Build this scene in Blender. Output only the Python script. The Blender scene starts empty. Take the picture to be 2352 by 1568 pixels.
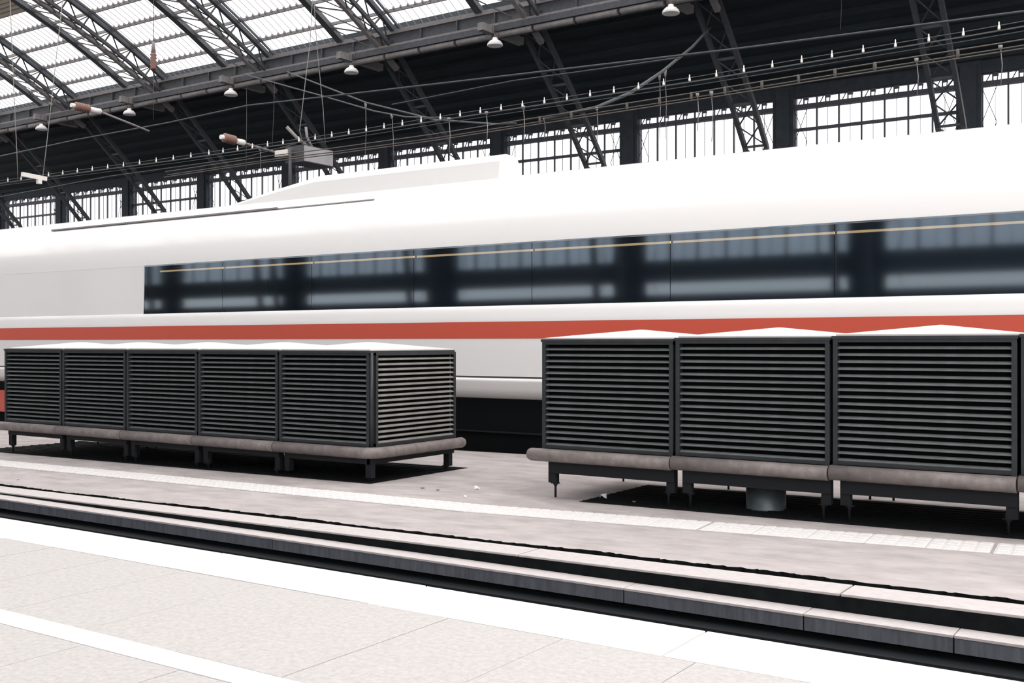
import bpy, math, random
from mathutils import Vector

random.seed(7)
scene = bpy.context.scene
col = scene.collection
PI = math.pi

# ---------------------------------------------------------------- camera, sky, exposure
EYE = 1.31                      # eye height above the middle platform (z = 0)
FPX = 2460.0                    # focal length in pixels of the 2352 px wide frame
YAW = math.radians(33.8)
cam_d = bpy.data.cameras.new('camera')
cam_d.sensor_width = 36.0
cam_d.lens = FPX / 2352.0 * 36.0
cam_d.clip_start = 0.05
cam_d.clip_end = 500
cam = bpy.data.objects.new('camera', cam_d)
col.objects.link(cam)
cam.location = (0, 0, EYE)
cam.rotation_euler = (PI / 2 + 3.0 / FPX, 0, YAW)
scene.camera = cam

world = bpy.data.worlds.new('overcast_sky')
scene.world = world
world.use_nodes = True
bg = world.node_tree.nodes['Background']
bg.inputs[0].default_value = (1.0, 0.965, 0.95, 1)
bg.inputs[1].default_value = 3.6
# overcast sky: three times brighter overhead than at the horizon
_nt = world.node_tree
_tc = _nt.nodes.new('ShaderNodeTexCoord')
_sx = _nt.nodes.new('ShaderNodeSeparateXYZ')
_rp = _nt.nodes.new('ShaderNodeMapRange')
_rp.inputs['From Min'].default_value, _rp.inputs['From Max'].default_value = 0.0, 1.0
_rp.inputs['To Min'].default_value, _rp.inputs['To Max'].default_value = 1.95, 3.3
_nt.links.new(_tc.outputs['Generated'], _sx.inputs[0])
_nt.links.new(_sx.outputs['Z'], _rp.inputs['Value'])
_nt.links.new(_rp.outputs[0], bg.inputs[1])

scene.view_settings.view_transform = 'Standard'
scene.view_settings.look = 'None'
scene.view_settings.gamma = 1.0
scene.view_settings.use_curve_mapping = False
scene.view_settings.exposure = 0.0
scene.cycles.max_bounces = 8
scene.cycles.diffuse_bounces = 4
scene.cycles.transparent_max_bounces = 12
scene.cycles.sample_clamp_indirect = 8.0

SY, CY = math.sin(YAW), math.cos(YAW)
def at(u, v, Y):
    """world point at distance Y across the hall that the photograph shows at (u, v)"""
    t = (u - 1176) / FPX
    F = CY + SY * t
    return Vector((Y * (CY * t - SY) / F, Y, EYE + (787 - v) * Y / F / FPX))
def atX(u, v, X):
    t = (u - 1176) / FPX
    F = CY + SY * t
    Y = X * F / (CY * t - SY)
    return Vector((X, Y, EYE + (787 - v) * Y / F / FPX))
def gz(X):                      # the old middle platform falls slightly along its length
    return 0.0088 * (X + 2.85)

# ---------------------------------------------------------------- materials
def mat(name, c, rough=0.6, metal=0.0, scale=0.0, var=0.0, bump=0.0, coat=0.0, stretch=(1, 1, 1), spec=0.5):
    m = bpy.data.materials.new(name)
    m.use_nodes = True
    nt = m.node_tree
    b = nt.nodes['Principled BSDF']
    b.inputs['Base Color'].default_value = (*c, 1)
    b.inputs['Roughness'].default_value = rough
    b.inputs['Metallic'].default_value = metal
    b.inputs['Specular IOR Level'].default_value = spec
    if coat:
        b.inputs['Coat Weight'].default_value = coat
        b.inputs['Coat Roughness'].default_value = 0.08
    if scale:
        tc = nt.nodes.new('ShaderNodeTexCoord')
        mp = nt.nodes.new('ShaderNodeMapping')
        mp.inputs['Scale'].default_value = stretch
        nz = nt.nodes.new('ShaderNodeTexNoise')
        nz.inputs['Scale'].default_value = scale
        nz.inputs['Detail'].default_value = 6
        nz.inputs['Roughness'].default_value = 0.65
        nt.links.new(tc.outputs['Object'], mp.inputs[0])
        nt.links.new(mp.outputs[0], nz.inputs['Vector'])
        if var:
            rp = nt.nodes.new('ShaderNodeValToRGB')
            e = rp.color_ramp.elements
            e[0].position, e[1].position = 0.3, 0.72
            e[0].color = (*[max(0, x * (1 - var)) for x in c], 1)
            e[1].color = (*[min(1, x * (1 + var)) for x in c], 1)
            nt.links.new(nz.outputs['Fac'], rp.inputs[0])
            nt.links.new(rp.outputs[0], b.inputs['Base Color'])
        if bump:
            bp = nt.nodes.new('ShaderNodeBump')
            bp.inputs['Strength'].default_value = bump
            bp.inputs['Distance'].default_value = 0.01
            nt.links.new(nz.outputs['Fac'], bp.inputs['Height'])
            nt.links.new(bp.outputs[0], b.inputs['Normal'])
    return m

def glass_mat(name, tint, gloss=0.06, rough=0.02, fresnel=False):
    m = bpy.data.materials.new(name)
    m.use_nodes = True
    nt = m.node_tree
    for n in list(nt.nodes):
        nt.nodes.remove(n)
    out = nt.nodes.new('ShaderNodeOutputMaterial')
    mix = nt.nodes.new('ShaderNodeMixShader')
    tr = nt.nodes.new('ShaderNodeBsdfTransparent')
    tr.inputs[0].default_value = (*tint, 1)
    gl = nt.nodes.new('ShaderNodeBsdfGlossy')
    gl.inputs['Roughness'].default_value = rough
    mix.inputs[0].default_value = gloss
    if fresnel:
        fr = nt.nodes.new('ShaderNodeFresnel')
        fr.inputs[0].default_value = 2.3
        nt.links.new(fr.outputs[0], mix.inputs[0])
        gl.inputs[0].default_value = (0.72, 0.87, 1.0, 1)
    nt.links.new(tr.outputs[0], mix.inputs[1])
    nt.links.new(gl.outputs[0], mix.inputs[2])
    nt.links.new(mix.outputs[0], out.inputs[0])
    return m

M = {
    'paving': mat('pale_paving', (0.475, 0.458, 0.448), 0.85, scale=60, var=0.13, bump=0.25),
    'coping': mat('white_coping', (0.78, 0.765, 0.75), 0.8, scale=14, var=0.08, bump=0.15),
    'joint': mat('joint_sand', (0.22, 0.2, 0.2), 0.95),
    'line': mat('white_line_paint', (0.78, 0.765, 0.76), 0.7, scale=30, var=0.06),
    'deck': mat('worn_asphalt', (0.40, 0.366, 0.36), 0.9, scale=5.0, var=0.22, bump=0.3, stretch=(0.5, 1, 1)),
    'deck_coping': mat('stone_coping', (0.50, 0.465, 0.458), 0.85, scale=20, var=0.10, bump=0.2),
    'near_black': mat('near_black_stone', (0.007, 0.0085, 0.0095), 0.95, scale=12, var=0.4, spec=0.12),  # near-black, shared by wall faces, joints and painted shade
    'wall_block': mat('grey_concrete', (0.10, 0.108, 0.128), 0.85, scale=9, var=0.3, bump=0.3, stretch=(3, 1, 0.4)),
    'tactile': mat('tactile_white', (0.66, 0.64, 0.635), 0.75, scale=40, var=0.08),
    'ballast': mat('dark_ballast', (0.03, 0.03, 0.032), 0.95, scale=18, var=0.5, bump=0.8),
    'vent': mat('dark_vent_metal', (0.19, 0.207, 0.21), 0.5, 0.15, scale=7, var=0.25, spec=0.5),
    'vent_lit': mat('lit_vent_metal', (0.30, 0.29, 0.27), 0.55, 0.1, scale=7, var=0.2),  # paler copy of the vent metal, the end's brighter light painted in
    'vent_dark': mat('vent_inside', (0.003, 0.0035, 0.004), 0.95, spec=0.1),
    'vent_frame': mat('vent_frame_metal', (0.04, 0.046, 0.05), 0.4, 0.4, scale=9, var=0.2),
    'cap': mat('pale_sheet_cap', (0.62, 0.6, 0.58), 0.45, 0.0, scale=5, var=0.07),
    'pipe': mat('rusty_bumper_pipe', (0.20, 0.175, 0.168), 0.6, 0.2, scale=11, var=0.3),
    'leg': mat('black_leg_steel', (0.016, 0.018, 0.021), 0.7, 0.1, spec=0.2),
    'train': mat('train_white', (0.84, 0.83, 0.82), 0.28, coat=0.5),
    'red': mat('train_red', (0.60, 0.088, 0.05), 0.4, coat=0.25),
    'seam': mat('roof_seam_dark', (0.16, 0.15, 0.15), 0.6),
    'under': mat('underframe_black', (0.004, 0.005, 0.006), 0.9, spec=0.15),
    'tglass': glass_mat('train_tinted_glass', (0.34, 0.45, 0.53), rough=0.05, fresnel=True),
    'tframe': mat('train_window_frame', (0.012, 0.018, 0.024), 0.15, coat=0.6),
    'tint': mat('train_interior_dark', (0.20, 0.26, 0.31), 0.7),
    'steel': mat('roof_steel', (0.068, 0.073, 0.083), 0.6, 0.0, scale=6, var=0.25),
    'steel_l': mat('roof_steel_pale', (0.22, 0.205, 0.205), 0.6, 0.0, scale=6, var=0.2),
    'purlin': mat('purlin_grey', (0.26, 0.245, 0.25), 0.6),
    'roof': mat('dark_roof_boards', (0.026, 0.038, 0.045), 0.85, scale=3, var=0.3, stretch=(0.2, 1, 1)),
    'wall': mat('dark_hall_wall', (0.045, 0.055, 0.07), 0.8, scale=3, var=0.2),
    'mullion': mat('mullion_steel', (0.10, 0.105, 0.125), 0.6),
    'glass': glass_mat('clear_pane', (0.97, 0.98, 1.0), 0.05),
    'glass_dim': glass_mat('dimmed_pane', (0.85, 0.88, 0.92), 0.05),  # tinted to cut the light let in by the near wall
    'lamp': mat('white_lamp_enamel', (0.78, 0.76, 0.74), 0.4),
    'wire': mat('grey_wire', (0.05, 0.054, 0.06), 0.6, 0.2),
    'wire_b': mat('brownish_wire', (0.085, 0.072, 0.066), 0.6, 0.2),
    'wire_w': mat('pale_wire', (0.22, 0.21, 0.205), 0.5),
    'bell': mat('white_porcelain', (0.80, 0.77, 0.72), 0.35),
    'insul': mat('red_brown_porcelain', (0.22, 0.115, 0.095), 0.55),
    'sign': mat('grey_sign_sheet', (0.32, 0.31, 0.325), 0.6, scale=2, var=0.15),
    'sign_d': mat('dark_sign_side', (0.06, 0.063, 0.07), 0.6),
    'cream': mat('cream_blind', (0.6, 0.53, 0.43), 0.8, scale=3, var=0.12),
    'paper': mat('white_paper', (0.7, 0.7, 0.72), 0.8),
    'leafy': mat('dry_leaf_brown', (0.30, 0.17, 0.08), 0.9),
    'duct': mat('duct_metal', (0.10, 0.12, 0.13), 0.4, 0.5, scale=8, var=0.3),
}
m = bpy.data.materials.new('rack_edge_glow')
m.use_nodes = True
pb = m.node_tree.nodes['Principled BSDF']
pb.inputs['Base Color'].default_value = (0.6, 0.4, 0.25, 1)
pb.inputs['Emission Color'].default_value = (1.0, 0.55, 0.25, 1)
pb.inputs['Emission Strength'].default_value = 1.3  # added glow, keeps the rack edge from going dark behind the glass
M['rack_glow'] = m

# ---------------------------------------------------------------- mesh helpers
class MB:
    def __init__(s):
        s.v, s.f, s.sm = [], [], False
    def box(s, x0, x1, y0, y1, z0, z1):
        n = len(s.v)
        s.v += [(x, y, z) for z in (z0, z1) for y in (y0, y1) for x in (x0, x1)]
        s.f += [tuple(n + i for i in q) for q in
                ((0, 2, 3, 1), (4, 5, 7, 6), (0, 1, 5, 4), (2, 6, 7, 3), (0, 4, 6, 2), (1, 3, 7, 5))]
        return s
    def hexa(s, p):             # eight points, lower four (ccw) then upper four
        n = len(s.v)
        s.v += [tuple(q) for q in p]
        s.f += [tuple(n + i for i in q) for q in
                ((0, 3, 2, 1), (4, 5, 6, 7), (0, 1, 5, 4), (1, 2, 6, 5), (2, 3, 7, 6), (3, 0, 4, 7))]
        return s
    def bar(s, p, q, w, h=None, up=(0, 0, 1)):   # straight bar of rectangular section
        p, q = Vector(p), Vector(q)
        h = w if h is None else h
        d = (q - p).normalized()
        a = d.cross(Vector(up))
        if a.length < 1e-4:
            a = d.cross(Vector((1, 0, 0)))
        a.normalize()
        b = a.cross(d).normalized()
        a, b = a * w / 2, b * h / 2
        return s.hexa([p - a - b, p + a - b, q + a - b, q - a - b, p - a + b, p + a + b, q + a + b, q - a + b])
    def tube(s, pts, r, n=8, cap=True, r2=None):
        pts = [Vector(p) for p in pts]
        base = len(s.v)
        k = len(pts)
        prev = None
        for i, p in enumerate(pts):
            d = (pts[min(i + 1, k - 1)] - pts[max(i - 1, 0)]).normalized()
            if prev is None:
                a = d.cross(Vector((0, 0, 1)))
                if a.length < 1e-3:
                    a = d.cross(Vector((0, 1, 0)))
            else:
                a = prev - d * prev.dot(d)
            a.normalize()
            prev = a
            b = d.cross(a)
            rr = r if not isinstance(r, (list, tuple)) else r[i]
            for j in range(n):
                t = 2 * PI * j / n
                s.v.append(tuple(p + (a * math.cos(t) + b * math.sin(t)) * rr))
        for i in range(k - 1):
            for j in range(n):
                j2 = (j + 1) % n
                s.f.append((base + i * n + j, base + i * n + j2, base + (i + 1) * n + j2, base + (i + 1) * n + j))
        if cap:
            s.f.append(tuple(base + j for j in reversed(range(n))))
            s.f.append(tuple(base + (k - 1) * n + j for j in range(n)))
        s.sm = True
        return s
    def lathe(s, prof, n=16, c=(0, 0, 0)):       # (r, z) profile
        base = len(s.v)
        for r, z in prof:
            for j in range(n):
                t = 2 * PI * j / n
                s.v.append((c[0] + r * math.cos(t), c[1] + r * math.sin(t), c[2] + z))
        for i in range(len(prof) - 1):
            for j in range(n):
                j2 = (j + 1) % n
                s.f.append((base + i * n + j, base + i * n + j2, base + (i + 1) * n + j2, base + (i + 1) * n + j))
        s.f.append(tuple(base + j for j in reversed(range(n))))
        s.f.append(tuple(base + (len(prof) - 1) * n + j for j in range(n)))
        s.sm = True
        return s
    def mesh(s, name, m):
        me = bpy.data.meshes.new(name)
        me.from_pydata(s.v, [], s.f)
        me.materials.append(m)
        if s.sm:
            for p in me.polygons:
                p.use_smooth = len(p.vertices) == 4
        me.update()
        return me
    def build(s, name, m, parent=None):
        return link(name, s.mesh(name, m), parent)

def link(name, me, parent=None, loc=(0, 0, 0), rot=(0, 0, 0)):
    o = bpy.data.objects.new(name, me)
    col.objects.link(o)
    o.location = loc
    o.rotation_euler = rot
    if parent:
        o.parent = parent
    return o
def empty(name, loc=(0, 0, 0)):
    o = bpy.data.objects.new(name, None)
    o.empty_display_size = 0.2
    col.objects.link(o)
    o.location = loc
    return o
def tag(o, label=None, cat=None, group=None, kind=None):
    if label: o['label'] = label
    if cat: o['category'] = cat
    if group: o['group'] = group
    if kind: o['kind'] = kind
    return o
ORD = ['first', 'second', 'third', 'fourth', 'fifth', 'sixth', 'seventh', 'eighth', 'ninth', 'tenth', 'eleventh', 'twelfth']

# ================================================================ THE HALL
BAY = 7.5
PIER0 = -16.0
YW, YM, YB = 45.0, 18.3, -8.4           # far wall, ridge, near wall
def rz(Y):                              # arched roof line
    return 19.5 - 0.0172 * (Y - YM) ** 2
XA, XB = -86.0, 1.0

g = MB().box(-110, 45, -40, 90, -0.9, -0.58).build('track_bed', M['ballast'])
tag(g, 'dark ballast track bed below the platforms', 'ground', kind='structure')

# ---------------- near platform: coping stones, paving slabs and white line
fl = empty('floor', (0, 0, 0))
tag(fl, 'pale paved platform in the foreground with a white edge', 'platform', kind='structure')
MB().box(-40, 12, -8.2, 2.80, -0.6, 0.485).build('platform_base', M['joint'], fl)
# slightly softened front edge
cs = MB().hexa([(0.004, 0, 0), (0.996, 0, 0), (0.996, 0.295, 0), (0.004, 0.295, 0),
                (0.004, 0, 0.09), (0.996, 0, 0.09), (0.996, 0.287, 0.09), (0.004, 0.287, 0.09)])
csm = cs.mesh('coping_stone', M['coping'])
for i in range(-14, 6):
    link('coping_stone', csm, fl, (-2.22 + i, 2.518, 0.411 + random.uniform(-0.001, 0.001)))
SL = 0.392
rows = [(1.843, 2.515, 0.0), (1.08, 1.747, 0.14), (0.41, 1.077, 0.0), (-0.26, 0.407, 0.2)]
for (y0, y1, off) in rows:
    sm_ = MB().box(0.0015, SL - 0.0015, 0.0015, y1 - y0 - 0.0015, 0, 0.03).mesh('paving_slab', M['paving'])
    for i in range(-9, 8):
        link('paving_slab', sm_, fl, (-1.515 + off + i * SL, y0, 0.4705 + random.uniform(-0.0008, 0.0008)))
    far = MB().box(-40, -1.515 + off - 9 * SL - 0.003, y0 + 0.002, y1 - 0.002, 0.45, 0.5)
    far.box(-1.515 + off + 8 * SL + 0.003, 12, y0 + 0.002, y1 - 0.002, 0.45, 0.5)
    tag(far.build('paving', M['paving'], fl), kind='stuff')
tag(MB().box(-40, 12, -8.2, -0.262, 0.45, 0.5).build('paving', M['paving'], fl), kind='stuff')
ln = MB().box(0.001, 0.999, 0, 0.092, 0, 0.03).mesh('line_stone', M['line'])
for i in range(-9, 6):
    link('line_stone', ln, fl, (-1.62 + i, 1.749, 0.4715))

# ---------------- middle platform
mp = empty('floor', (0, 0, 0))
tag(mp, 'grey worn middle platform across the track', 'platform', kind='structure')
PX0, PX1 = -30.0, 8.0
def tilted(x0, x1, y0, y1, zt, th, mb=None):
    mb = mb or MB()
    return mb.hexa([(x0, y0, gz(x0) + zt - th), (x1, y0, gz(x1) + zt - th), (x1, y1, gz(x1) + zt - th), (x0, y1, gz(x0) + zt - th),
                    (x0, y0, gz(x0) + zt), (x1, y0, gz(x1) + zt), (x1, y1, gz(x1) + zt), (x0, y1, gz(x0) + zt)])
# deck with a ragged front edge
d, de = MB(), MB()
xs, x = [], PX0
while x < PX1:
    xs.append(x)
    x += random.uniform(0.012, 0.05) if -11 < x < 0.5 else 0.6
xs.append(PX1)
ys = []
for x in xs:
    ys.append(5.875 + 0.028 * max(0, min(1, (x + 9) / 8)) + random.uniform(-0.012, 0.018) + 0.012 * math.sin(x * 1.7) + 0.01 * math.sin(x * 5.1))
for x, y in zip(xs, ys):
    d.v += [(x, y, gz(x)), (x, 10.85, gz(x)), (x, y, gz(x) - 0.5)]
for i in range(len(xs) - 1):
    a = 3 * i
    d.f += [(a, a + 3, a + 4, a + 1)]
    de.f += [(a + 2, a + 5, a + 3, a)]
de.v = list(d.v)
d.v += [(PX0, 10.85, -0.7), (PX1, 10.85, -0.7)]
nv = len(d.v)
d.f.append((1, 3 * (len(xs) - 1) + 1, nv - 1, nv - 2))
d.build('deck', M['deck'], mp)
de.build('deck_edge', M['near_black'], mp)  # deck front kept near-black to paint its shade in
tilted(PX0, PX1, 5.78, 5.95, -0.045, 0.4).build('edge_groove', M['near_black'], mp)
# stone coping in two metre lengths, near-black front face
cx = -7.675 - 2 * 11
while cx < PX1:
    o = tilted(cx + 0.006, cx + 1.994, 5.556, 5.80, random.uniform(-0.001, 0.001), 0.045).build('edge_coping', M['deck_coping'], mp)
    cx += 2.0
tilted(PX0, PX1, 5.552, 5.79, -0.012, 0.6).build('edge_face', M['near_black'], mp)
# lower retaining wall of concrete blocks
jx = [-30, -24, -20, -16.9, -14.1, -11.3, -8.516, -5.676, -2.854, -1.816, -1.089, 1.8, 4.6, 8]
for a, b in zip(jx[:-1], jx[1:]):
    MB().box(a + 0.004, b - 0.004, 5.402, 5.70, -0.165, -0.092).build('wall_block', M['wall_block'], mp)
    MB().box(a + 0.003, b - 0.003, 5.398, 5.70, -0.092, -0.08).build('block_cap', M['deck_coping'], mp)
MB().box(PX0, PX1, 5.406, 5.62, -0.16, -0.094).build('block_joint', M['near_black'], mp)
MB().box(PX0, PX1, 5.46, 5.75, -0.6, -0.163).build('lower_wall', M['near_black'], mp)
MB().box(PX0, PX1, 5.30, 5.47, -0.6, -0.205).build('lower_step', M['leg'], mp)
# tactile tiles
def ty(X):
    return 6.775 + (0.085 * (X + 5.0) if X > -5 else 0.0)
TW = 0.372
tm = MB().box(0.0, TW - 0.002, 0, 0.37, 0, 0.006)
for i in range(4):
    for j in range(4):
        x0 = 0.010 + i * 0.0925
        y0 = 0.008 + j * 0.0915
        tm.hexa([(x0, y0, 0.006), (x0 + 0.074, y0, 0.006), (x0 + 0.074, y0 + 0.074, 0.006), (x0, y0 + 0.074, 0.006),
                 (x0 + 0.006, y0 + 0.006, 0.012), (x0 + 0.068, y0 + 0.006, 0.012), (x0 + 0.068, y0 + 0.068, 0.012), (x0 + 0.006, y0 + 0.068, 0.012)])
tme = tm.mesh('tactile_tile', M['tactile'])
nt_ = 0
x = -20.0
while x < 1.0:
    gap = 0.018 if (nt_ % 5 == 0) else 0.0
    link('tactile_tile', tme, mp, (x + gap, ty(x), gz(x) + 0.0005), (0, -0.0088, 0.085 if x > -5 else 0.0))
    x += TW + gap
    nt_ += 1

# ---------------- far wall and near wall with their windows
def hall_wall(name, y0, y1, detailed, first):
    w = empty(name, (0, 0, 0))
    tag(w, kind='structure')
    sgn = 1 if y1 > y0 else -1
    ya, yb = min(y0, y1), max(y0, y1)
    MB().box(XA, XB, ya, yb, -0.6, 2.82).build('wall_base', M['wall'], w)
    MB().box(XA, XB, ya, yb, 3.2, 3.9).build('wall_band', M['wall'], w)
    MB().box(XA, XB, ya + 0.05, yb - 0.05, 11.34, 11.53).build('window_beam', M['mullion'], w)
    MB().box(XA, XB, ya, yb, 11.84, 12.7).build('wall_plate', M['wall'], w)
    k = 0
    X = PIER0 + 2 * BAY
    wins = []
    while X > XA:
        pr_ = MB().box(X - 0.46, X + 0.46, ya - 0.06, yb + 0.06, -0.6, 12.4)
        pr_.box(X - 0.30, X + 0.30, ya - 0.14, yb + 0.14, -0.6, 12.2)
        pr_.build('pier', M['wall'], w)
        wins.append(X)
        X -= BAY
    for i in range(len(wins) - 1):
        xr, xl = wins[i] - 0.46, wins[i + 1] + 0.46
        W = empty('window_%d' % (first + i), (0, 0, 0))
        tag(W, kind='structure')
        un = (xr - xl) / 7
        yc = (ya + yb) / 2
        fr = MB()
        trans = i % 2 == 1
        for j in range(8):
            xx = xl + j * un
            MB().box(xx - 0.032, xx + 0.032, yc - 0.05, yc + 0.05, 3.9, 11.84).build('mullion', M['mullion'], W)
        for j in range(7):
            xx = xl + (j + 0.5) * un
            MB().box(xx - 0.007, xx + 0.007, yc - 0.02, yc + 0.02, 3.9, 11.34).build('glazing_bar', M['mullion'], W)
        if trans:
            MB().box(xl, xr, yc - 0.07, yc + 0.07, 10.40, 10.53).build('transom', M['mullion'], W)
        MB().box(xl, xr, yc - 0.07, yc + 0.07, 7.2, 7.33).build('transom', M['mullion'], W)
        if detailed:
            levels = [(3.9, 7.2), (7.33, 10.40), (10.53, 11.34)] if trans else [(3.9, 7.2), (7.33, 11.34)]
            for (z0, z1) in levels:
                pm = MB().box(0, un / 2 - 0.062, -0.004, 0.004, 0, z1 - z0).mesh('pane', M['glass'])
                for j in range(7):
                    for h in (0, 1):
                        link('pane', pm, W, (xl + j * un + (0.046 if h == 0 else un / 2 + 0.015), yc, z0))
            # little square lights above, crossed by diagonal ties
            for j in range(7):
                x0, x1 = xl + j * un + 0.05, xl + (j + 1) * un - 0.05
                q = MB()
                q.box(x0, x1, yc - 0.05, yc + 0.05, 11.53, 11.555)
                q.box(x0, x1, yc - 0.05, yc + 0.05, 11.82, 11.84)
                q.bar((x0 + 0.27, yc - 0.05, 11.84), (x0 + 0.10, yc - 0.05, 11.53), 0.035)
                q.bar((x0 + 0.34, yc - 0.05, 11.84), (x0 + 0.34, yc - 0.05, 11.53), 0.05)
                q.bar((x0 + 0.36, yc - 0.05, 11.78), (x0 + 0.54, yc - 0.05, 11.78), 0.14)
                q.bar((x0 + 0.53, yc - 0.05, 11.84), (x0 + 0.50, yc - 0.05, 11.53), 0.035)
                q.build('fanlight_grille', M['mullion'], W)
                MB().box(x0, x1, yc, yc + 0.008, 11.55, 11.83).build('pane', M['glass'], W)
            tag(MB().box(xl, xr, yc, yc + 0.008, 2.82, 3.2).build('pane', M['glass'], W))
        else:
            MB().box(xl, xr, yc, yc + 0.008, 3.9, 11.34).build('pane', M['glass_dim'], W)
        # lattice of the pier side seen against the glass
        lt = MB()
        for j in range(6):
            z0 = 2.9 + j * 1.4
            lt.bar((xl, yc - 0.12 * sgn, z0), (xl + 0.55, yc - 0.12 * sgn, z0 + 1.4), 0.022)
            lt.bar((xl + 0.55, yc - 0.12 * sgn, z0), (xl, yc - 0.12 * sgn, z0 + 1.4), 0.022)
            lt.bar((xr, yc - 0.12 * sgn, z0), (xr - 0.55, yc - 0.12 * sgn, z0 + 1.4), 0.022)
            lt.bar((xr - 0.55, yc - 0.12 * sgn, z0), (xr, yc - 0.12 * sgn, z0 + 1.4), 0.022)
        lt.build('lattice', M['steel'], W)
    return w, len(wins) - 1

_, nwin = hall_wall('wall_far', YW, YW + 0.4, True, 1)
hall_wall('wall_near', YB, YB - 0.4, False, nwin + 1)

# ---------------- roof
ce = empty('ceiling', (0, 0, 0))
tag(ce, kind='structure')
def both(fn):
    fn(lambda Y: Y)
    fn(lambda Y: 2 * YM - Y)
YG = 35.4                       # where the glass ends and the boarded roof begins
nb = 9
for i in range(nb):
    a, b = YG + (YW + 0.9 - YG) * i / nb, YG + (YW + 0.9 - YG) * (i + 1) / nb
    za, zb = 14.85 - (14.85 - 12.25) * i / nb, 14.85 - (14.85 - 12.25) * (i + 1) / nb
    for mir in (lambda Y: Y, lambda Y: 2 * YM - Y):
        MB().hexa([(XA, mir(a), za - 0.02), (XB, mir(a), za - 0.02), (XB, mir(b) , zb + 0.06), (XA, mir(b), zb + 0.06),
                   (XA, mir(a), za + 0.14), (XB, mir(a), za + 0.14), (XB, mir(b), zb + 0.22), (XA, mir(b), zb + 0.22)]).build('roof_board', M['roof'], ce)
    MB().box(XA, XB, a - 0.05, a + 0.05, za - 0.20, za - 0.02).build('roof_purlin', M['roof'], ce)
# purlins of the skylight
PS = 1.15
prows = []
Y = YG
while Y > YM:
    prows.append(Y)
    Y -= PS
for Y in prows:
    for yy in (Y, 2 * YM - Y):
        MB().box(XA, XB, yy - 0.04, yy + 0.04, rz(yy) - 0.06, rz(yy) + 0.07).build('skylight_purlin', M['purlin'], ce)
# glazing bars and panes
trX = [PIER0 + BAY * (1 - i) for i in range(9)]       # truss positions, right to left
bars_seen, panes_seen, rest = MB(), 0, MB()
for bi in range(1, 9):
    xr, xl = trX[bi - 1] - 1.45, trX[bi] + 1.45
    nn = 12
    st = (xr - xl) / nn
    for ri in range(len(prows) - 1):
        ya, yb = prows[ri], prows[ri + 1]
        detail = ri < 6 and 2 <= bi <= 7
        if ri < 7:
            for j in range(nn + 1):
                xx = xl + j * st
                MBb = bars_seen
                MBb.bar((xx, ya, rz(ya) + 0.09), (xx, yb, rz(yb) + 0.09), 0.008, 0.03)
                MBb.bar((xx, ya, rz(ya) + 0.02), (xx, ya - 0.14, rz(ya - 0.14) + 0.02), 0.045, 0.09)
        if detail:
            pm = None
            for j in range(nn):
                if panes_seen < 300 and not (bi == 2 and ri > 1) :
                    if pm is None:
                        dy, dz = yb - ya, rz(yb) - rz(ya)
                        pm = MB().hexa([(0.01, 0, 0), (0.01, dy, dz), (st - 0.01, dy, dz), (st - 0.01, 0, 0),
                                        (0.01, 0, 0.008), (0.01, dy, dz + 0.008), (st - 0.01, dy, dz + 0.008), (st - 0.01, 0, 0.008)]).mesh('skylight_pane', M['glass'])
                    link('skylight_pane', pm, ce, (xl + j * st, ya, rz(ya) + 0.10))
                    panes_seen += 1
                else:
                    xx = xl + j * st
                    rest.hexa([(xx, ya, rz(ya) + 0.10), (xx + st, ya, rz(ya) + 0.10), (xx + st, yb, rz(yb) + 0.10), (xx, yb, rz(yb) + 0.10),
                               (xx, ya, rz(ya) + 0.108), (xx + st, ya, rz(ya) + 0.108), (xx + st, yb, rz(yb) + 0.108), (xx, yb, rz(yb) + 0.108)])
tag(bars_seen.build('glazing_bars', M['purlin'], ce), kind='stuff')
if rest.v:
    tag(rest.build('skylight_panes', M['glass'], ce), kind='stuff')
# cream blind drawn across one skylight field
bl = MB()
Yb = prows[5] + 0.05
for i in range(10):
    ya, yb_ = Yb - i * 0.12, Yb - (i + 1) * 0.12
    zz = rz(ya) - 0.05 - 0.05 * (i % 2)
    z2 = rz(yb_) - 0.05 - 0.05 * ((i + 1) % 2)
    bl.hexa([(-51.6, ya, zz - 0.02), (-47.75, ya, zz - 0.02), (-47.75, yb_, z2 - 0.02), (-51.6, yb_, z2 - 0.02),
             (-51.6, ya, zz), (-47.75, ya, zz), (-47.75, yb_, z2), (-51.6, yb_, z2)])
tag(bl.build('skylight_blind', M['cream']), 'cream pleated blind under the skylight in the top left corner', 'blind')

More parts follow.
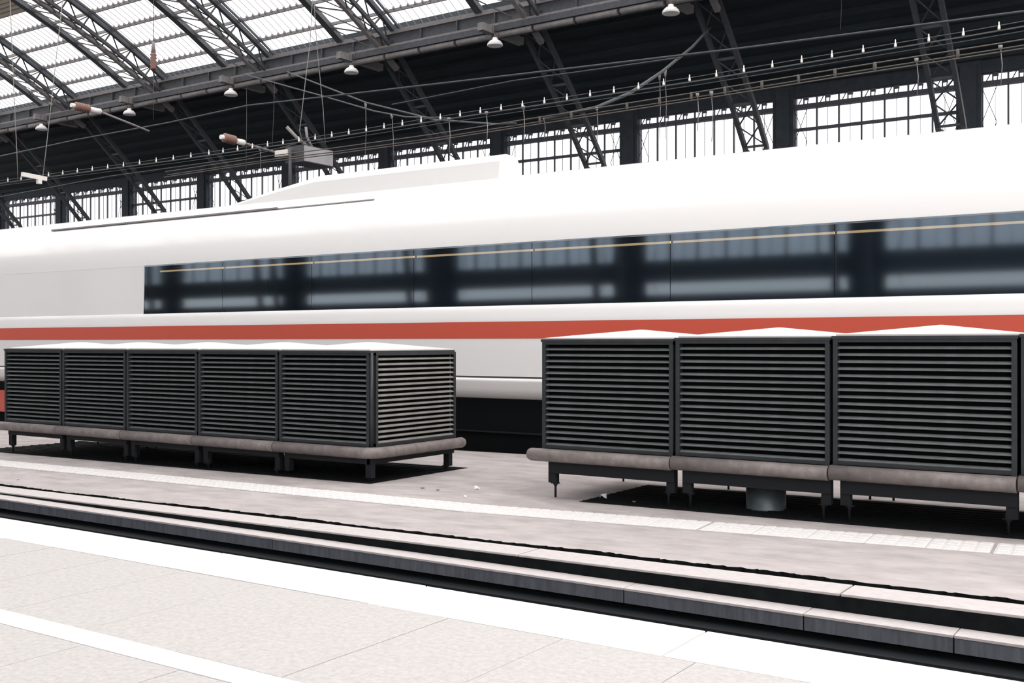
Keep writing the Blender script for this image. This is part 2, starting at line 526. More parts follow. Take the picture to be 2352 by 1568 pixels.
# ---------------- arch trusses
leg_path = [(35.3, 14.5), (36.7, 14.0), (38.7, 12.2), (40.3, 10.75), (41.7, 9.3), (42.8, 7.4), (43.5, 5.0), (43.9, 2.0), (44.0, -0.58)]
yrs = prows + [YM]
def roof_pts(dz, y_from=35.3):
    return [(Y, rz(Y) + dz) for Y in ([y_from] + prows[1:] + [YM])]
for ti, X in enumerate(trX):
    t = empty('arch_truss', (X, YM, 0))
    tag(t, '%s steel lattice roof arch counted from the right edge of the photo' % ORD[ti], 'truss', 'roof arches of the train hall')
    O = Vector((X, YM, 0))
    seen = ti < 9
    def strip(name, pts, dx, w, h, m_, n0=None):
        for s in (1, -1):
            mb = MB()
            for i_, (yy, zz) in enumerate(pts):
                a, b = pts[max(i_ - 1, 0)], pts[min(i_ + 1, len(pts) - 1)]
                dd = Vector((s * (b[0] - a[0]), b[1] - a[1])).normalized()
                n_ = Vector((-dd.y, dd.x)) * h / 2
                yc_ = s * (yy - YM)
                mb.v += [(dx - w / 2, yc_ - n_.x, zz - n_.y), (dx + w / 2, yc_ - n_.x, zz - n_.y),
                         (dx + w / 2, yc_ + n_.x, zz + n_.y), (dx - w / 2, yc_ + n_.x, zz + n_.y)]
            for i_ in range(len(pts) - 1):
                for j_ in range(4):
                    mb.f.append((i_ * 4 + j_, i_ * 4 + (j_ + 1) % 4, i_ * 4 + 4 + (j_ + 1) % 4, i_ * 4 + 4 + j_))
            mb.build(name, m_, t)
    strip('rafter', roof_pts(-0.10), -1.5, 0.34, 0.22, M['steel'])
    strip('rafter', roof_pts(-0.10), 1.5, 0.20, 0.20, M['steel'])
    strip('rafter', roof_pts(-0.10), 1.86, 0.06, 0.10, M['steel'])
    strip('lower_chord', roof_pts(-0.75), 1.35, 0.12, 0.16, M['steel'])
    strip('lower_chord', roof_pts(-0.70, 36.2), 0.70, 0.20, 0.20, M['steel_l'])
    for dx in (-0.45, 0.45):
        strip('leg', leg_path, dx, 0.16, 0.20, M['steel'])
    # braces: roof part seen in the photo
    if seen:
        ys_ = [Y for Y in prows if Y > 27.5]
        for a, b in zip(ys_[:-1], ys_[1:]):
            za, zb = rz(a), rz(b)
            mid, zm = (a + b) / 2, rz((a + b) / 2)
            def br(p, q, w=0.05, m_=M['steel']):
                MB().bar((p[0], p[1] - YM, p[2]), (q[0], q[1] - YM, q[2]), w).build('brace', m_, t)
            br((1.5, a, za - 0.1), (1.35, mid, zm - 0.75))
            br((1.35, mid, zm - 0.75), (1.5, b, zb - 0.1))
            br((-1.5, a, za - 0.1), (0.7, a, za - 0.7), 0.06)
            br((0.7, a, za - 0.7), (-1.5, b, zb - 0.1), 0.045)
            br((0.7, a, za - 0.7), (1.35, b, zb - 0.75), 0.045)
            br((1.35, a, za - 0.75), (0.7, b, zb - 0.7), 0.045)
            br((0.7, a, za - 0.7), (1.5, a, za - 0.1), 0.06, M['steel_l'])
        for (a, b) in zip(leg_path[:6], leg_path[1:7]):
            for h0, h1 in ((0, 0.5), (0.5, 1)):
                pa = (a[0] + (b[0] - a[0]) * h0, a[1] + (b[1] - a[1]) * h0)
                pb_ = (a[0] + (b[0] - a[0]) * h1, a[1] + (b[1] - a[1]) * h1)
                MB().bar((-0.45, pa[0] - YM, pa[1]), (0.45, pb_[0] - YM, pb_[1]), 0.045).build('brace', M['steel'], t)
                MB().bar((0.45, pa[0] - YM, pa[1]), (-0.45, pb_[0] - YM, pb_[1]), 0.045).build('brace', M['steel'], t)
            MB().bar((-0.45, b[0] - YM, b[1]), (0.45, b[0] - YM, b[1]), 0.09).build('brace', M['steel'], t)
    # short cantilever arm beside the foot of the skylight
    MB().bar((-0.9, 34.2 - YM, 13.72), (-0.55, 36.6 - YM, 13.62), 0.28, 0.30).build('cantilever_arm', M['steel_l'], t)

# ---------------- longitudinal girders under the edge of the glass
for s_, lab in ((1, 'long built-up girder between the bright skylight and the dark roof'), (-1, 'matching roof girder on the near side above the photographer')):
    gd = empty('roof_girder', (0, YM + s_ * (35.1 - YM), 0))
    tag(gd, lab, 'girder', kind=None if s_ > 0 else 'structure')
    if s_ < 0:
        gd.name = 'trim_1'
    MB().box(XA, XB, -0.16, 0.16, 14.42, 14.60).build('top_flange', M['steel_l'], gd)
    MB().box(XA, XB, -0.05, 0.05, 13.95, 14.42).build('web', M['steel'], gd)
    MB().box(XA, XB, -0.22, 0.22, 13.88, 13.97).build('bottom_flange', M['steel_l'], gd)
    MB().box(XA, XB, 0.30, 0.36, 13.5, 14.7).build('fascia', M['steel'], gd)
    if s_ > 0:
        MB().box(XA, XB, -0.30, -0.24, 13.62, 13.86).build('cable_tray', M['steel'], gd)
        X = trX[0] + 3.0
        tr_m = MB().tube([(0.06, 0, 0), (1.80, 0, 0)], 0.12, 10).mesh('trough', M['steel_l'])
        st_m = MB().box(-0.02, 0.05, -0.09, 0.09, 0, 0.5).mesh('stiffener', M['steel'])
        while X > XA + 22:
            link('trough', tr_m, gd, (X, -0.15, 13.50))
            MB()
            link('stiffener', st_m, gd, (X, -0.07, 13.94))
            link('hanger', st_m, gd, (X, -0.10, 13.45))
            X -= 1.875

# ---------------- hanging lamps
lamp_uv = [(95, 292), (297, 257), (530, 212), (807, 160), (1137, 97), (1541, 22)]
lamp_prof = [(0.30, -0.02), (0.31, 0.0), (0.29, 0.08), (0.21, 0.17), (0.11, 0.22), (0.09, 0.30), (0.05, 0.31)]
for i, (u, v) in enumerate(lamp_uv):
    p = at(u, v, 34.2)
    L = empty('hall_lamp', p)
    tag(L, 'white bell-shaped hanging hall lamp, %s of six counted from the left' % ORD[i], 'lamp', 'hanging lamps under the roof girder')
    MB().lathe(lamp_prof, 18, (0, 0, -0.12)).build('lamp_shade', M['lamp'], L)
    MB().lathe([(0.05, 0.17), (0.06, 0.20), (0.05, 0.30)], 10).build('socket', M['steel'], L)
    for dx in (-0.16, 0.16):
        MB().tube([(dx, 0, 0.10), (dx, 0.1, 13.95 - p.z)], 0.010, 5).build('suspension_wire', M['wire'], L)

# ================================================================ OVERHEAD WIRES
def cable(name, pts, r, m_, label, cat='cable', group=None, n=6):
    pts = [Vector(p) for p in pts]
    o = MB().tube([p - pts[0] for p in pts], r, n).build(name, m_)
    o.location = pts[0]
    return tag(o, label, cat, group)
# cable run with white bell insulators
wpts = [at(u, v, 20) for u, v in ((-120, 437), (0, 419), (400, 366), (760, 314), (1000, 275), (1600, 183), (2237, 77), (2480, 34), (3100, -76))]
ow = empty('overhead_cable', wpts[0])
tag(ow, 'overhead cable run carrying a row of small white bell insulators', 'cable')
for dz, dy in ((0.06, 0), (0.0, 0.08), (-0.05, -0.06), (-0.1, 0.03)):
    MB().tube([p - wpts[0] + Vector((0, dy, dz)) for p in wpts], 0.010, 5).build('strand', M['wire'], ow)
bell = MB().lathe([(0.020, -0.065), (0.024, -0.035), (0.018, 0.0), (0.011, 0.025), (0.011, 0.06), (0.006, 0.075)], 10).mesh('insulator', M['bell'])
def on_poly(P, X):
    for a, b in zip(P[:-1], P[1:]):
        if min(a.x, b.x) <= X <= max(a.x, b.x):
            k = (X - a.x) / (b.x - a.x)
            return a.lerp(b, k)
X = -33.9
i = 0
while X < -2.6:
    p = on_poly(wpts, X)
    if p:
        link('insulator', bell, ow, p - wpts[0] + Vector((0, -0.09, 0.03)))
    X += 0.575 if X > -24 else 0.75
# second run, brownish with grey clamps
bpts = [at(u, v, 22) for u, v in ((380, 398), (620, 362), (760, 345), (1000, 312), (1245, 273), (1588, 219), (1918, 165), (2300, 105), (2480, 76), (3100, -24))]
ob = empty('overhead_cable', bpts[0])
tag(ob, 'brownish overhead cable run with dull clamps below the white insulators', 'cable')
for dz, dy in ((0.05, 0), (-0.04, 0.08), (-0.13, -0.05)):
    MB().tube([p - bpts[0] + Vector((0, dy, dz)) for p in bpts], 0.016, 5).build('strand', M['wire_b'], ob)
clamp = MB().lathe([(0.02, -0.11), (0.034, -0.07), (0.034, 0.04), (0.02, 0.07)], 8).mesh('clamp', M['wire_b'])
for u in (1240, 1312, 1440, 1515, 1588, 1665, 1750, 1834, 1918, 2009, 2200, 2010):
    p = on_poly(bpts, at(u, 0, 22).x)
    if p:
        link('clamp', clamp, ob, p - bpts[0])
# long messenger wires
cable('messenger_wire', [at(u, v, 26) for u, v in ((-100, 380), (180, 320), (385, 282), (570, 242), (800, 216), (1180, 172), (1700, 111), (2352, 26), (3100, -78))], 0.030, M['wire'],
      'uppermost long messenger wire crossing the dark roof from left to right', 'wire')
cable('messenger_wire', [at(u, v, 27) for u, v in ((900, 240), (1180, 185), (1400, 155), (1560, 132))], 0.020, M['wire'], 'faint wire just under the uppermost messenger wire', 'wire')
cable('messenger_wire', [at(u, v, 24) for u, v in ((0, 452), (250, 405), (560, 362), (680, 330))], 0.018, M['wire'], 'faint lower wire at the left below the white insulators', 'wire')
cable('cross_wire', [at(u, v, Y) for u, v, Y in ((560, 170, 29), (740, 220, 27), (860, 255, 25), (930, 268, 24), (1040, 272, 22.5))], 0.026, M['wire'],
      'slanting cross wire falling from the girder behind the hanging sign', 'wire')
cable('cross_wire', [at(u, v, Y) for u, v, Y in ((660, 165, 31), (840, 235, 28), (1000, 275, 25), (1140, 285, 23), (1185, 283, 22))], 0.030, M['wire'],
      'steeper slanting cross wire ending at the brownish cable run', 'wire')
cable('pull_off_arm', [at(u, v, Y) for u, v, Y in ((1632, 62, 36), (1590, 108, 33), (1520, 165, 29), (1448, 213, 25.5), (1372, 246, 22.2), (1252, 273, 22))], 0.045, M['wire'],
      'curved pull-off arm sweeping down from an arch leg to the cables', 'arm')

# insulator rods
def insulator_rod(a, b, c, label):
    r = empty('insulator_rod', a)
    tag(r, label, 'insulator')
    a, b, c = Vector(a), Vector(b), Vector(c)
    dv = b - a
    MB().tube([(0, 0, 0), dv * 0.12], 0.07, 10).build('end_fitting', M['bell'], r)
    prof, rad = [], []
    for i in range(13):
        prof.append(dv * (0.12 + 0.5 * i / 12))
        rad.append(0.14 if i % 2 else 0.085)
    MB().tube(prof, rad, 12).build('ribbed_body', M['insul'], r)
    MB().tube([dv * 0.62, dv * 0.8, dv], [0.075, 0.085, 0.09], 10).build('end_fitting', M['bell'], r)
    MB().tube([dv, c - a], 0.035, 8).build('rod', M['steel_l'], r)
insulator_rod(atX(163, 241, -30), atX(230, 256, -30), atX(342, 301, -30), 'red-brown ribbed insulator on a long rod near the left edge')
insulator_rod(atX(507, 314, -24), atX(560, 328, -24), atX(640, 352, -24), 'smaller red-brown ribbed insulator left of the hanging sign')
p = at(352, 160, 26)
vi = empty('insulator_rod', p)
tag(vi, 'upright red-brown insulator hanging in front of the skylight', 'insulator')
q = at(352, 122, 26) - p
MB().tube([q * (i / 10) for i in range(11)], [0.13 if i % 2 else 0.085 for i in range(11)], 12).build('ribbed_body', M['insul'], vi)
MB().tube([q, q * 1.7], [0.09, 0.05], 8).build('end_fitting', M['steel_l'], vi)
MB().tube([Vector((0, 0, 0)), at(352, 276, 26) - p], 0.012, 5).build('suspension_wire', M['wire'], vi)
MB().tube([q * 1.7, q * 1.7 + Vector((0, 0, 2.2))], 0.014, 5).build('suspension_wire', M['wire'], vi)

# hanging sign
s0, s1 = atX(697, 332, -23), atX(765, 345, -23)
sg = empty('hanging_sign', (-23, s0.y, 6.74))
tag(sg, 'blank grey hanging sign box seen above the train roof', 'sign')
wY = s1.y - s0.y
MB().box(-0.75, 0, 0, wY, 0, 0.5).build('casing', M['sign_d'], sg)
MB().box(0.0, 0.012, 0.02, wY - 0.02, 0.02, 0.48).build('face_sheet', M['sign'], sg)
MB().tube([(-0.1, 0.25, 0.5), (-0.3, 0.0, 0.75), (-0.5, -0.2, 1.05)], 0.05, 8).build('conduit', M['wire_w'], sg)
MB().tube([(-0.1, 0.45, 0.5), (-0.2, 0.35, 0.8), (-0.2, 0.3, 1.1)], 0.04, 8).build('conduit', M['wire_w'], sg)
for uv in (((694, 326), (688, 300), (702, 180), (712, 98), (735, -330)), ((747, 330), (742, 250), (735, 180), (727, 98), (700, -330))):
    MB().tube([atX(u, v, -23) - sg.location for u, v in uv], 0.012, 5).build('suspension_wire', M['wire_w'], sg)
p = at(650, 352, 23)
lb = empty('junction_box', p)
tag(lb, 'small pale junction box on a post left of the hanging sign', 'box')
MB().box(-0.25, 0.25, -0.1, 0.1, -0.09, 0.09).build('housing', M['bell'], lb)
MB().tube([(0.3, 0, -1.6), (0.3, 0, 0.15)], 0.05, 8).build('post', M['sign_d'], lb)

# white light bar on two wires, far left
a, b = atX(50, 400, -30), atX(106, 411, -30)
lbr = empty('light_bar', a)
tag(lbr, 'white strip light hung on two wires at the far left', 'light')
MB().bar((0, 0, 0), b - a, 0.10, 0.13).build('tube_housing', M['bell'], lbr)
MB().box(-0.06, 0.06, 0.5, 0.62, -0.22, -0.06).build('bracket', M['bell'], lbr)
for uv in (((41, 412), (38, 340), (33, 240), (20, -60)), ((98, 408), (107, 330), (117, 240), (150, -60))):
    MB().tube([atX(u, v, -30) - a for u, v in uv], 0.012, 5).build('suspension_wire', M['wire_w'], lbr)

# dropper wires
drops = [(565, 388, 566, 168, 34.95, 'long pale dropper wire with clamps left of the hanging sign'),
         (625, 337, 631, 158, 34.95, 'slightly bowed dropper wire just left of the hanging sign'),
         (598, 400, 597, 340, 22.4, 'short dropper wire under the smaller red-brown insulator'),
         (838, 380, 840, 236, 28, 'dropper wire with a thick clamp right of the hanging sign'),
         (903, 368, 900, 262, 24.4, 'plain dropper wire second to the right of the hanging sign'),
         (1032, 350, 1031, 270, 20, 'short dropper wire third to the right of the hanging sign'),
         (1118, 330, 1117, 256, 20, 'dropper wire fourth to the right of the hanging sign'),
         (1203, 326, 1202, 243, 20, 'dropper wire above the first window right of mid picture'),
         (1250, 318, 1250, 271, 22, 'short dropper wire where the pull-off arm ends'),
         (1371, 330, 1371, 246, 22.2, 'dropper wire from the middle of the pull-off arm'),
         (1515, 320, 1515, 168, 29, 'left one of two close droppers from the pull-off arm'),
         (1529, 318, 1528, 160, 29.4, 'right one of two close droppers from the pull-off arm'),
         (1602, 300, 1602, 214, 22, 'pale dropper wire before the second large window'),
         (1635, 325, 1634, 209, 22, 'brighter dropper wire just right of another over a window'),
         (2107, 218, 2105, 134, 22, 'dropper wire with a forked top over the right hand windows'),
         (2299, 195, 2298, 104, 22, 'rightmost dropper wire near the right edge'),
         (1931, 68, 1931, -40, 38, 'thin wire hanging from the roof at upper right')]
for (u0, v0, u1, v1, Y, lab) in drops:
    a, b = at(u0, v0, Y), at(u1, v1, Y)
    mid = a.lerp(b, 0.5) + Vector((0.03, 0, 0))
    dw = empty('dropper_wire', a)
    tag(dw, lab, 'wire')
    MB().tube([(0, 0, 0), mid - a, b - a], 0.009, 5).build('wire', M['wire_w'], dw)
    MB().tube([b - a, (b - a) * 0.9], [0.045, 0.03], 6).build('clamp', M['wire_w'], dw)

# ================================================================ THE TRAIN
TY = 11.03
TX0, TX1 = -34.0, 9.0
tr = empty('train_car', ((TX0 + TX1) / 2, TY + 1.45, -0.58))
tag(tr, 'white high-speed train car with a red stripe and dark window band', 'train')
TO = tr.location.copy()
def sheet(prof, x0, x1, name, m_, parent=tr, thick=0.0, smooth=True):
    mb = MB()
    for (y, z) in prof:
        mb.v += [(x0 - TO.x, TY + y - TO.y, z - TO.z), (x1 - TO.x, TY + y - TO.y, z - TO.z)]
    for i in range(len(prof) - 1):
        mb.f.append((2 * i, 2 * i + 1, 2 * i + 3, 2 * i + 2))
    mb.sm = smooth
    return mb.build(name, m_, parent)
upper = [(0.045, 2.552), (0.055, 2.62), (0.10, 2.80), (0.18, 3.0), (0.28, 3.15), (0.42, 3.30), (0.60, 3.43), (0.82, 3.52), (1.1, 3.58), (1.45, 3.60)]
mirr = [(2.9 - y, z) for y, z in reversed(upper[:-1])]
far_side = [(2.9, 1.5), (2.9, 0.8), (2.8, 0.6)]
sheet(upper + mirr + far_side, TX0, TX1, 'roof_shell', M['train'])
sheet([(0.0, 1.572), (0.0, 1.765), (0.02, 1.775)], TX0, TX1, 'side_panel', M['train'])
sheet([(-0.003, 1.362), (-0.003, 1.574)], TX0, TX1, 'red_stripe', M['red'])
sheet([(0.0, 0.89), (0.0, 1.365)], TX0, TX1, 'side_panel', M['train'])
sheet([(0.03, 0.868), (0.03, 0.892)], TX0, TX1, 'panel_gap', M['seam'])
sheet([(0.03, 0.87), (-0.012, 0.866), (-0.03, 0.845), (-0.03, 0.825), (-0.012, 0.79), (0.0, 0.74), (0.035, 0.68), (0.11, 0.62), (0.25, 0.58), (0.5, 0.56)], TX0, TX1, 'skirt', M['train'])
# windows between X = -14.4 and the right end; solid wall to the left
WX = -14.55
sheet([(0.02, 1.765), (0.035, 2.2), (0.047, 2.56)], TX0, WX, 'end_wall_panel', M['train'])
fr = sheet([(0.075, 1.765), (0.095, 2.56)], WX, WX + 0.05, 'window_frame', M['tframe'])
x = WX
pane_n = 0
while x < TX1 - 0.5:
    w_ = min(1.86, TX1 - x)
    pane = sheet([(0.03, 1.772), (0.03, 2.2), (0.03, 2.553)], x + 0.004, x + w_ - 0.004, 'window_pane', M['tglass'], smooth=False)
    sheet([(0.06, 1.77), (0.08, 2.555)], x + w_ - 0.012, x + w_ + 0.012, 'window_pillar', M['tframe'])
    x += w_
sheet([(0.024, 2.535), (0.043, 2.556)], WX, TX1, 'window_frame', M['tframe'])
# interior: floor, ceiling, far lining, luggage rack with an edge made to glow
inn = sheet([(0.07, 1.70), (2.7, 1.70), (2.72, 2.1), (2.6, 3.1), (0.6, 3.1), (0.3, 2.9), (0.10, 2.60)], WX, TX1, 'interior_lining', M['tint'])
sheet([(0.34, 2.468), (0.34, 2.492), (0.36, 2.492), (0.36, 2.468)], WX, TX1, 'glowing_rack_edge', M['rack_glow'])
sheet([(0.36, 2.49), (0.66, 2.51), (0.66, 2.50), (0.36, 2.46)], WX, TX1, 'luggage_rack', M['tint'])
# roof seam and roof fairing
sheet([(0.44, 3.325), (0.455, 3.345), (0.475, 3.345)], at(120, 0, TY + 0.46).x, at(860, 0, TY + 0.46).x, 'roof_seam', M['seam'])
sheet([(0.435, 3.33), (0.44, 3.36), (0.46, 3.36)], at(120, 0, TY + 0.46).x, at(640, 0, TY + 0.46).x, 'roof_seam', M['seam'])
fx0, fx1 = -14.2 - TO.x, at(1155, 0, TY + 0.9).x - TO.x
fy = TY - TO.y
fm = MB()
sec = [(0.80, 3.42), (0.86, 3.76), (0.92, 3.84), (1.0, 3.87), (1.2, 3.87), (1.28, 3.84), (1.34, 3.76), (1.4, 3.42)]
for xx, k in ((fx0, 0.05), (fx0 + 1.8, 0.75), (fx0 + 2.6, 1), (fx1 - 0.02, 1)):
    for y, z in sec:
        fm.v.append((xx, fy + y, 3.40 + (z - 3.40) * k - TO.z))
for i in range(3):
    for j in range(7):
        fm.f.append((i * 8 + j, (i + 1) * 8 + j, (i + 1) * 8 + j + 1, i * 8 + j + 1))
fm.f.append(tuple(24 + j for j in range(8)))
fm.build('roof_fairing', M['train'], tr)
# underframe, bogies
MB().box(TX0 - TO.x, TX1 - TO.x, TY + 0.16 - TO.y, TY + 2.74 - TO.y, -0.45 - TO.z, 0.60 - TO.z).build('underframe', M['under'], tr)
MB().box(TX0 - TO.x, TX1 - TO.x, TY + 0.13 - TO.y, TY + 0.17 - TO.y, 0.17 - TO.z, 0.19 - TO.z).build('underframe_rib', M['leg'], tr)
bx = at(-20, 0, TY).x - TO.x
MB().box(bx - 1.2, bx + 0.62, TY + 0.10 - TO.y, TY + 0.2 - TO.y, 0.05 - TO.z, 0.44 - TO.z).build('red_bogie_cover', M['red'], tr)
wh = MB().lathe([(0.42, -0.07), (0.46, -0.05), (0.46, 0.05), (0.2, 0.07)], 24).mesh('wheel', M['under'])
for xx in (-29, -26.5, -18.9, -16.4, 5, 7.5):
    link('wheel', wh, tr, (xx - TO.x, TY + 0.7 - TO.y, -0.12 - TO.z), (PI / 2, 0, 0))

# ================================================================ VENTILATION UNITS
def vent_unit(x0, W, zb, zt, label, group, slats=17, end=False, last_left=False, leg_z=0.0, duct=False, first=False):
    """louvred unit; x0 = left end, front plane at Y = 7.8, body from zb to zt"""
    YF, D = 7.8, 1.36
    g0 = gz(x0 + W / 2)
    t = empty('ventilation_unit', (x0, YF, g0))
    tag(t, label, 'vent', group)
    def Z(z): return z - g0
    H = zt - zb
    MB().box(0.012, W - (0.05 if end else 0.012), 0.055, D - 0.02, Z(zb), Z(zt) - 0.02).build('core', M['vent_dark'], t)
    fw = 0.034
    fr_ = MB()
    fr_.box(0.012, 0.012 + fw, -0.004, 0.08, Z(zb), Z(zt))
    fr_.box(W - 0.012 - fw, W - 0.012, -0.004, 0.08, Z(zb), Z(zt))
    fr_.box(0.012, W - 0.012, -0.003, 0.08, Z(zt) - 0.028, Z(zt))
    fr_.box(0.012, W - 0.012, 0.0, 0.08, Z(zb), Z(zb) + 0.03)
    fr_.build('frame', M['vent_frame'], t)
    MB().box(0.004, W - 0.004, -0.012, D, Z(zt) - 0.004, Z(zt) + 0.018).build('top_lip', M['vent_frame'], t)
    # slats
    pitch = (H - 0.055) / slats
    x_a, x_b = 0.012 + fw, W - 0.012 - fw
    rise = pitch * 0.28
    sm_ = MB()
    sm_.hexa([(x_a, 0.004, 0.0), (x_b, 0.004, 0.0), (x_b, 0.034, rise), (x_a, 0.034, rise),
              (x_a, 0.000, 0.006), (x_b, 0.000, 0.006), (x_b, 0.030, rise + 0.006), (x_a, 0.030, rise + 0.006)])
    me = sm_.mesh('slat', M['vent'])
    for i in range(slats):
        link('slat', me, t, (0, 0, Z(zb) + 0.030 + i * pitch), (random.uniform(-0.03, 0.03), random.uniform(-0.002, 0.002), 0))
    MB().box(0.012, W - 0.012, D - 0.03, D, Z(zb), Z(zt)).build('back_panel', M['vent'], t)
    # hipped pale cap
    cz = Z(zt) + 0.018
    c = MB()
    i0, i1, j0, j1 = 0.03, W - 0.008, 0.012, D - 0.02
    c.v += [(i0, j0, cz), (i1, j0, cz), (i1, j1, cz), (i0, j1, cz),
            (i0, j0, cz + 0.012), (i1, j0, cz + 0.012), (i1, j1, cz + 0.012), (i0, j1, cz + 0.012),
            (W * 0.5, D * 0.46, cz + 0.085), (W * 0.5, D * 0.54, cz + 0.085)]
    c.f += [(0, 3, 2, 1), (0, 1, 5, 4), (1, 2, 6, 5), (2, 3, 7, 6), (3, 0, 4, 7), (4, 5, 8), (5, 6, 9, 8), (6, 7, 9), (7, 4, 8, 9)]
    c.build('cap', M['cap'], t)
    # bumper pipe
    pz, pr_, py = Z(zb) - 0.052, 0.055, -0.045
    xl = 0.006 if not first else -0.07
    if end:
        pts = [(xl, py, pz), (W - 0.10, py, pz)]
        for k in range(1, 7):
            an = -PI / 2 + k / 6 * PI / 2
            pts.append((W - 0.10 + 0.17 * math.cos(an), py + 0.17 + 0.17 * math.sin(an), pz))
        pts.append((W + 0.07, D + 0.02, pz))
        rr = [pr_] * len(pts)
        pts += [(W + 0.07, D + 0.05, pz), (W + 0.07, D + 0.068, pz)]
        rr += [pr_ * 0.8, pr_ * 0.4]
        MB().tube(pts, rr, 14).build('bumper_pipe', M['pipe'], t)
    else:
        pts = [(xl, py, pz), (W - 0.006, py, pz)]
        rr = [pr_, pr_]
        if first:
            pts = [(xl - 0.035, py, pz), (xl - 0.025, py, pz)] + pts
            rr = [pr_ * 0.4, pr_ * 0.8] + rr
        MB().tube(pts, rr, 14).build('bumper_pipe', M['pipe'], t)
    # base tray and apron beam
    ap = 0.21 if zb > 0.35 else 0.165
    MB().box(0.0, W, 0.0, D, Z(zb) - 0.06, Z(zb) + 0.004).build('base_tray', M['leg'], t)
    MB().box(0.07, W - 0.01, 0.012, 0.05, Z(zb) - ap, Z(zb) - 0.05).build('apron', M['leg'], t)
    if end:
        MB().box(W - 0.05, W - 0.012, 0.012, D, Z(zb) - ap, Z(zb) - 0.05).build('apron', M['leg'], t)
    lz = Z(zb) - (0.295 if zb > 0.35 else 0.30)
    lz = max(lz, 0.02)
    lm = MB().box(0, 0.072, 0, 0.06, lz, Z(zb) - 0.05).mesh('leg', M['leg'])
    ft = MB().lathe([(0.010, 0.0), (0.010, lz - 0.03), (0.022, lz - 0.01), (0.022, lz + 0.03), (0.010, lz + 0.06)], 8)
    ft.box(-0.035, 0.035, -0.02, 0.02, lz - 0.006, lz + 0.002)
    ftm = ft.mesh('foot_screw', M['leg'])
    for xx in (0.055, W - 0.085):
        for yy in (0.03, D - 0.09):
            lg = link('leg', lm, t, (xx, yy, 0))
            if lz > 0.05 or yy > 0.5:
                link('foot_screw', ftm, lg, (0.06 if xx < W / 2 else 0.01, 0.02, 0))
    if end:     # louvred right end with a corner post
        MB().tube([(W + 0.0, 0.02, Z(zb)), (W + 0.0, 0.02, Z(zt))], 0.018, 8).build('corner_post', M['vent_frame'], t)
        ef = MB()
        ef.box(W - 0.03, W + 0.012, 0.075, 0.105, Z(zb), Z(zt))
        ef.box(W - 0.03, W + 0.012, D - 0.03, D, Z(zb), Z(zt))
        ef.box(W - 0.03, W + 0.010, 0.075, D, Z(zt) - 0.028, Z(zt))
        ef.box(W - 0.03, W + 0.008, 0.075, D, Z(zb), Z(zb) + 0.03)
        ef.build('frame', M['vent_frame'], t)
        es = MB()
        ya, yb = 0.105, D - 0.03
        es.hexa([(W - 0.026, ya, rise), (W + 0.004, ya, 0.0), (W + 0.004, yb, 0.0), (W - 0.026, yb, rise),
                 (W - 0.022, ya, rise + 0.008), (W + 0.008, ya, 0.008), (W + 0.008, yb, 0.008), (W - 0.022, yb, rise + 0.008)])
        em = es.mesh('slat', M['vent_lit'])
        for i in range(slats):
            link('slat', em, t, (0, 0, Z(zb) + 0.030 + i * pitch))
    if duct:
        MB().lathe([(0.16, 0.0), (0.155, 0.01), (0.155, Z(zb) - 0.06)], 20, (W * 0.5, 0.35, 0.0)).build('duct', M['duct'], t)
    return t

# added dark sheets paint the shade under both rows, at right a pit too
for (xa, xb, ya, yb, lab) in ((-13.6, -6.80, 7.73, 9.3, 'dark ribbed sheet painting the shade under the left vent row'),
                              (-4.5, 0.3, 7.73, 9.0, 'dark ribbed sheet painting the pit and shade under the right vent row')):
    sh = MB().box(0, xb - xa, 0, yb - ya, 0.0005, 0.003).build('shade_sheet', M['near_black'], mp)
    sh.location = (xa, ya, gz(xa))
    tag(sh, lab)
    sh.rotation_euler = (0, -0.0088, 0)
    gb = MB().box(0.01, xb - xa - 0.01, 0, 0.02, 0.003, 0.009).mesh('bar', M['near_black'])  # ribs on the added shade sheet
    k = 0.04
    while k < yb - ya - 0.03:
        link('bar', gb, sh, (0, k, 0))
        k += 0.12

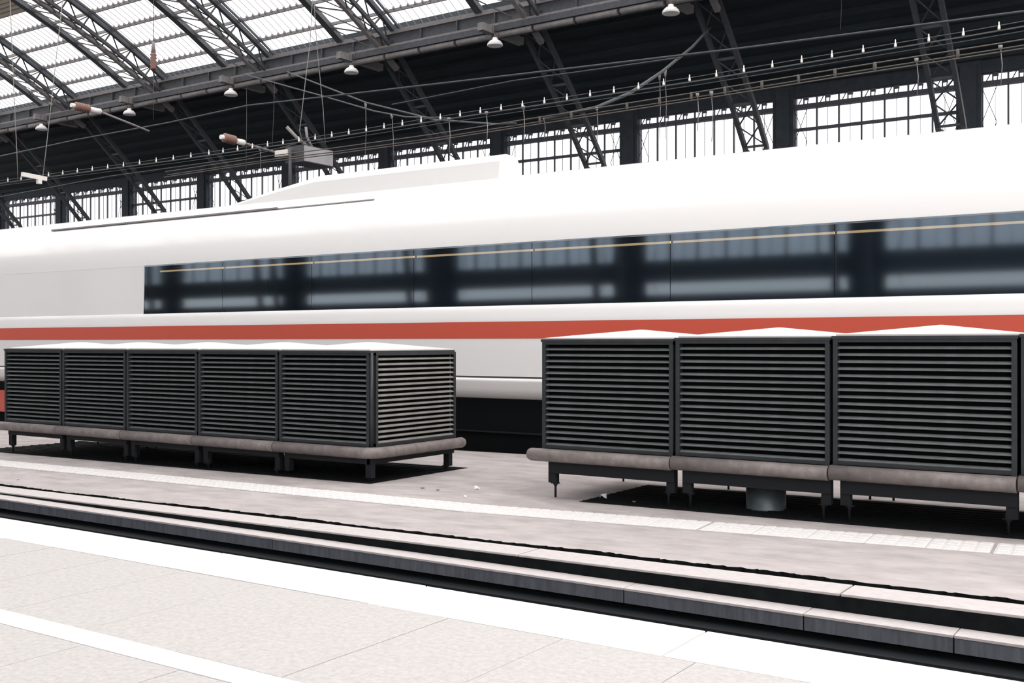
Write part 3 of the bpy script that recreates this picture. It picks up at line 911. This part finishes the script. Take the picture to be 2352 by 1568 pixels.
LB, LT, RB, RT = 0.302, 1.215, 0.405, 1.322
L0, LW = -13.064, 1.24
lab_l = ['leftmost louvred vent unit of the left row', 'second louvred vent unit from the left in the left row',
         'middle louvred vent unit of the left row', 'fourth louvred vent unit of the left row, beside the corner unit',
         'corner vent unit of the left row with a louvred right end']
for i in range(5):
    vent_unit(L0 + i * LW, LW, LB, LT, lab_l[i], 'louvred vent units in the left row', end=(i == 4), first=(i == 0))
R0, RW = -4.92, 1.253
lab_r = ['first louvred vent unit of the right row, at its free left end', 'second louvred vent unit of the right row, above a round duct',
         'third louvred vent unit of the right row, largest in view', 'vent unit of the right row cut off by the right edge']
for i in range(4):
    vent_unit(R0 + i * RW, RW, RB + 0.008 * i, RT + 0.010 * i, lab_r[i], 'louvred vent units in the right row', duct=(i == 1), first=(i == 0))

# ---------------------------------------------------------------- litter
def scrap(u, v, s, m_, name, label, h=0.012):
    t = (u - 1176) / FPX
    F = CY + SY * t
    dist = EYE * FPX / (v - 787)
    X, Yy = dist * (CY * t - SY), dist * F
    z = gz(X)
    dist = (EYE - z) * FPX / (v - 787)
    X, Yy = dist * (CY * t - SY), dist * F
    mb = MB()
    n = 7
    for k in range(n):
        an = 2 * PI * k / n
        r = s * random.uniform(0.6, 1.0)
        mb.v.append((r * math.cos(an), r * math.sin(an), random.uniform(0.0, h)))
    for k in range(n):
        mb.v.append((mb.v[k][0] * 0.9, mb.v[k][1] * 0.9, mb.v[k][2] + 0.004))
    mb.f.append(tuple(reversed(range(n))))
    mb.f.append(tuple(range(n, 2 * n)))
    for k in range(n):
        k2 = (k + 1) % n
        mb.f.append((k, k2, n + k2, n + k))
    o = mb.build(name, m_)
    o.location = (X, Yy, gz(X) + (0.010 if u > 1350 else 0.001))
    tag(o, label, 'litter')
scrap(1386, 1148, 0.045, M['paper'], 'paper_scrap', 'white paper scrap lying under the right vent row', 0.05)
scrap(1096, 1123, 0.035, M['paper'], 'paper_scrap', 'small white paper scrap on the bare platform between the vent rows', 0.03)
scrap(1068, 1141, 0.02, M['paper'], 'paper_scrap', 'tiny pale scrap nearest the tactile strip between the vent rows')
scrap(971, 1121, 0.025, M['leafy'], 'dry_leaf', 'dry brown leaf left of the other leaf on the bare platform')
scrap(1005, 1126, 0.022, M['leafy'], 'dry_leaf', 'dry brown leaf right of another leaf on the bare platform')
scrap(1457, 1156, 0.02, M['leafy'], 'dry_leaf', 'tiny orange-brown leaf at the shadow edge under the right vent row')
scrap(41, 1101, 0.02, M['paper'], 'paper_scrap', 'tiny white scrap near the platform edge at the far left')
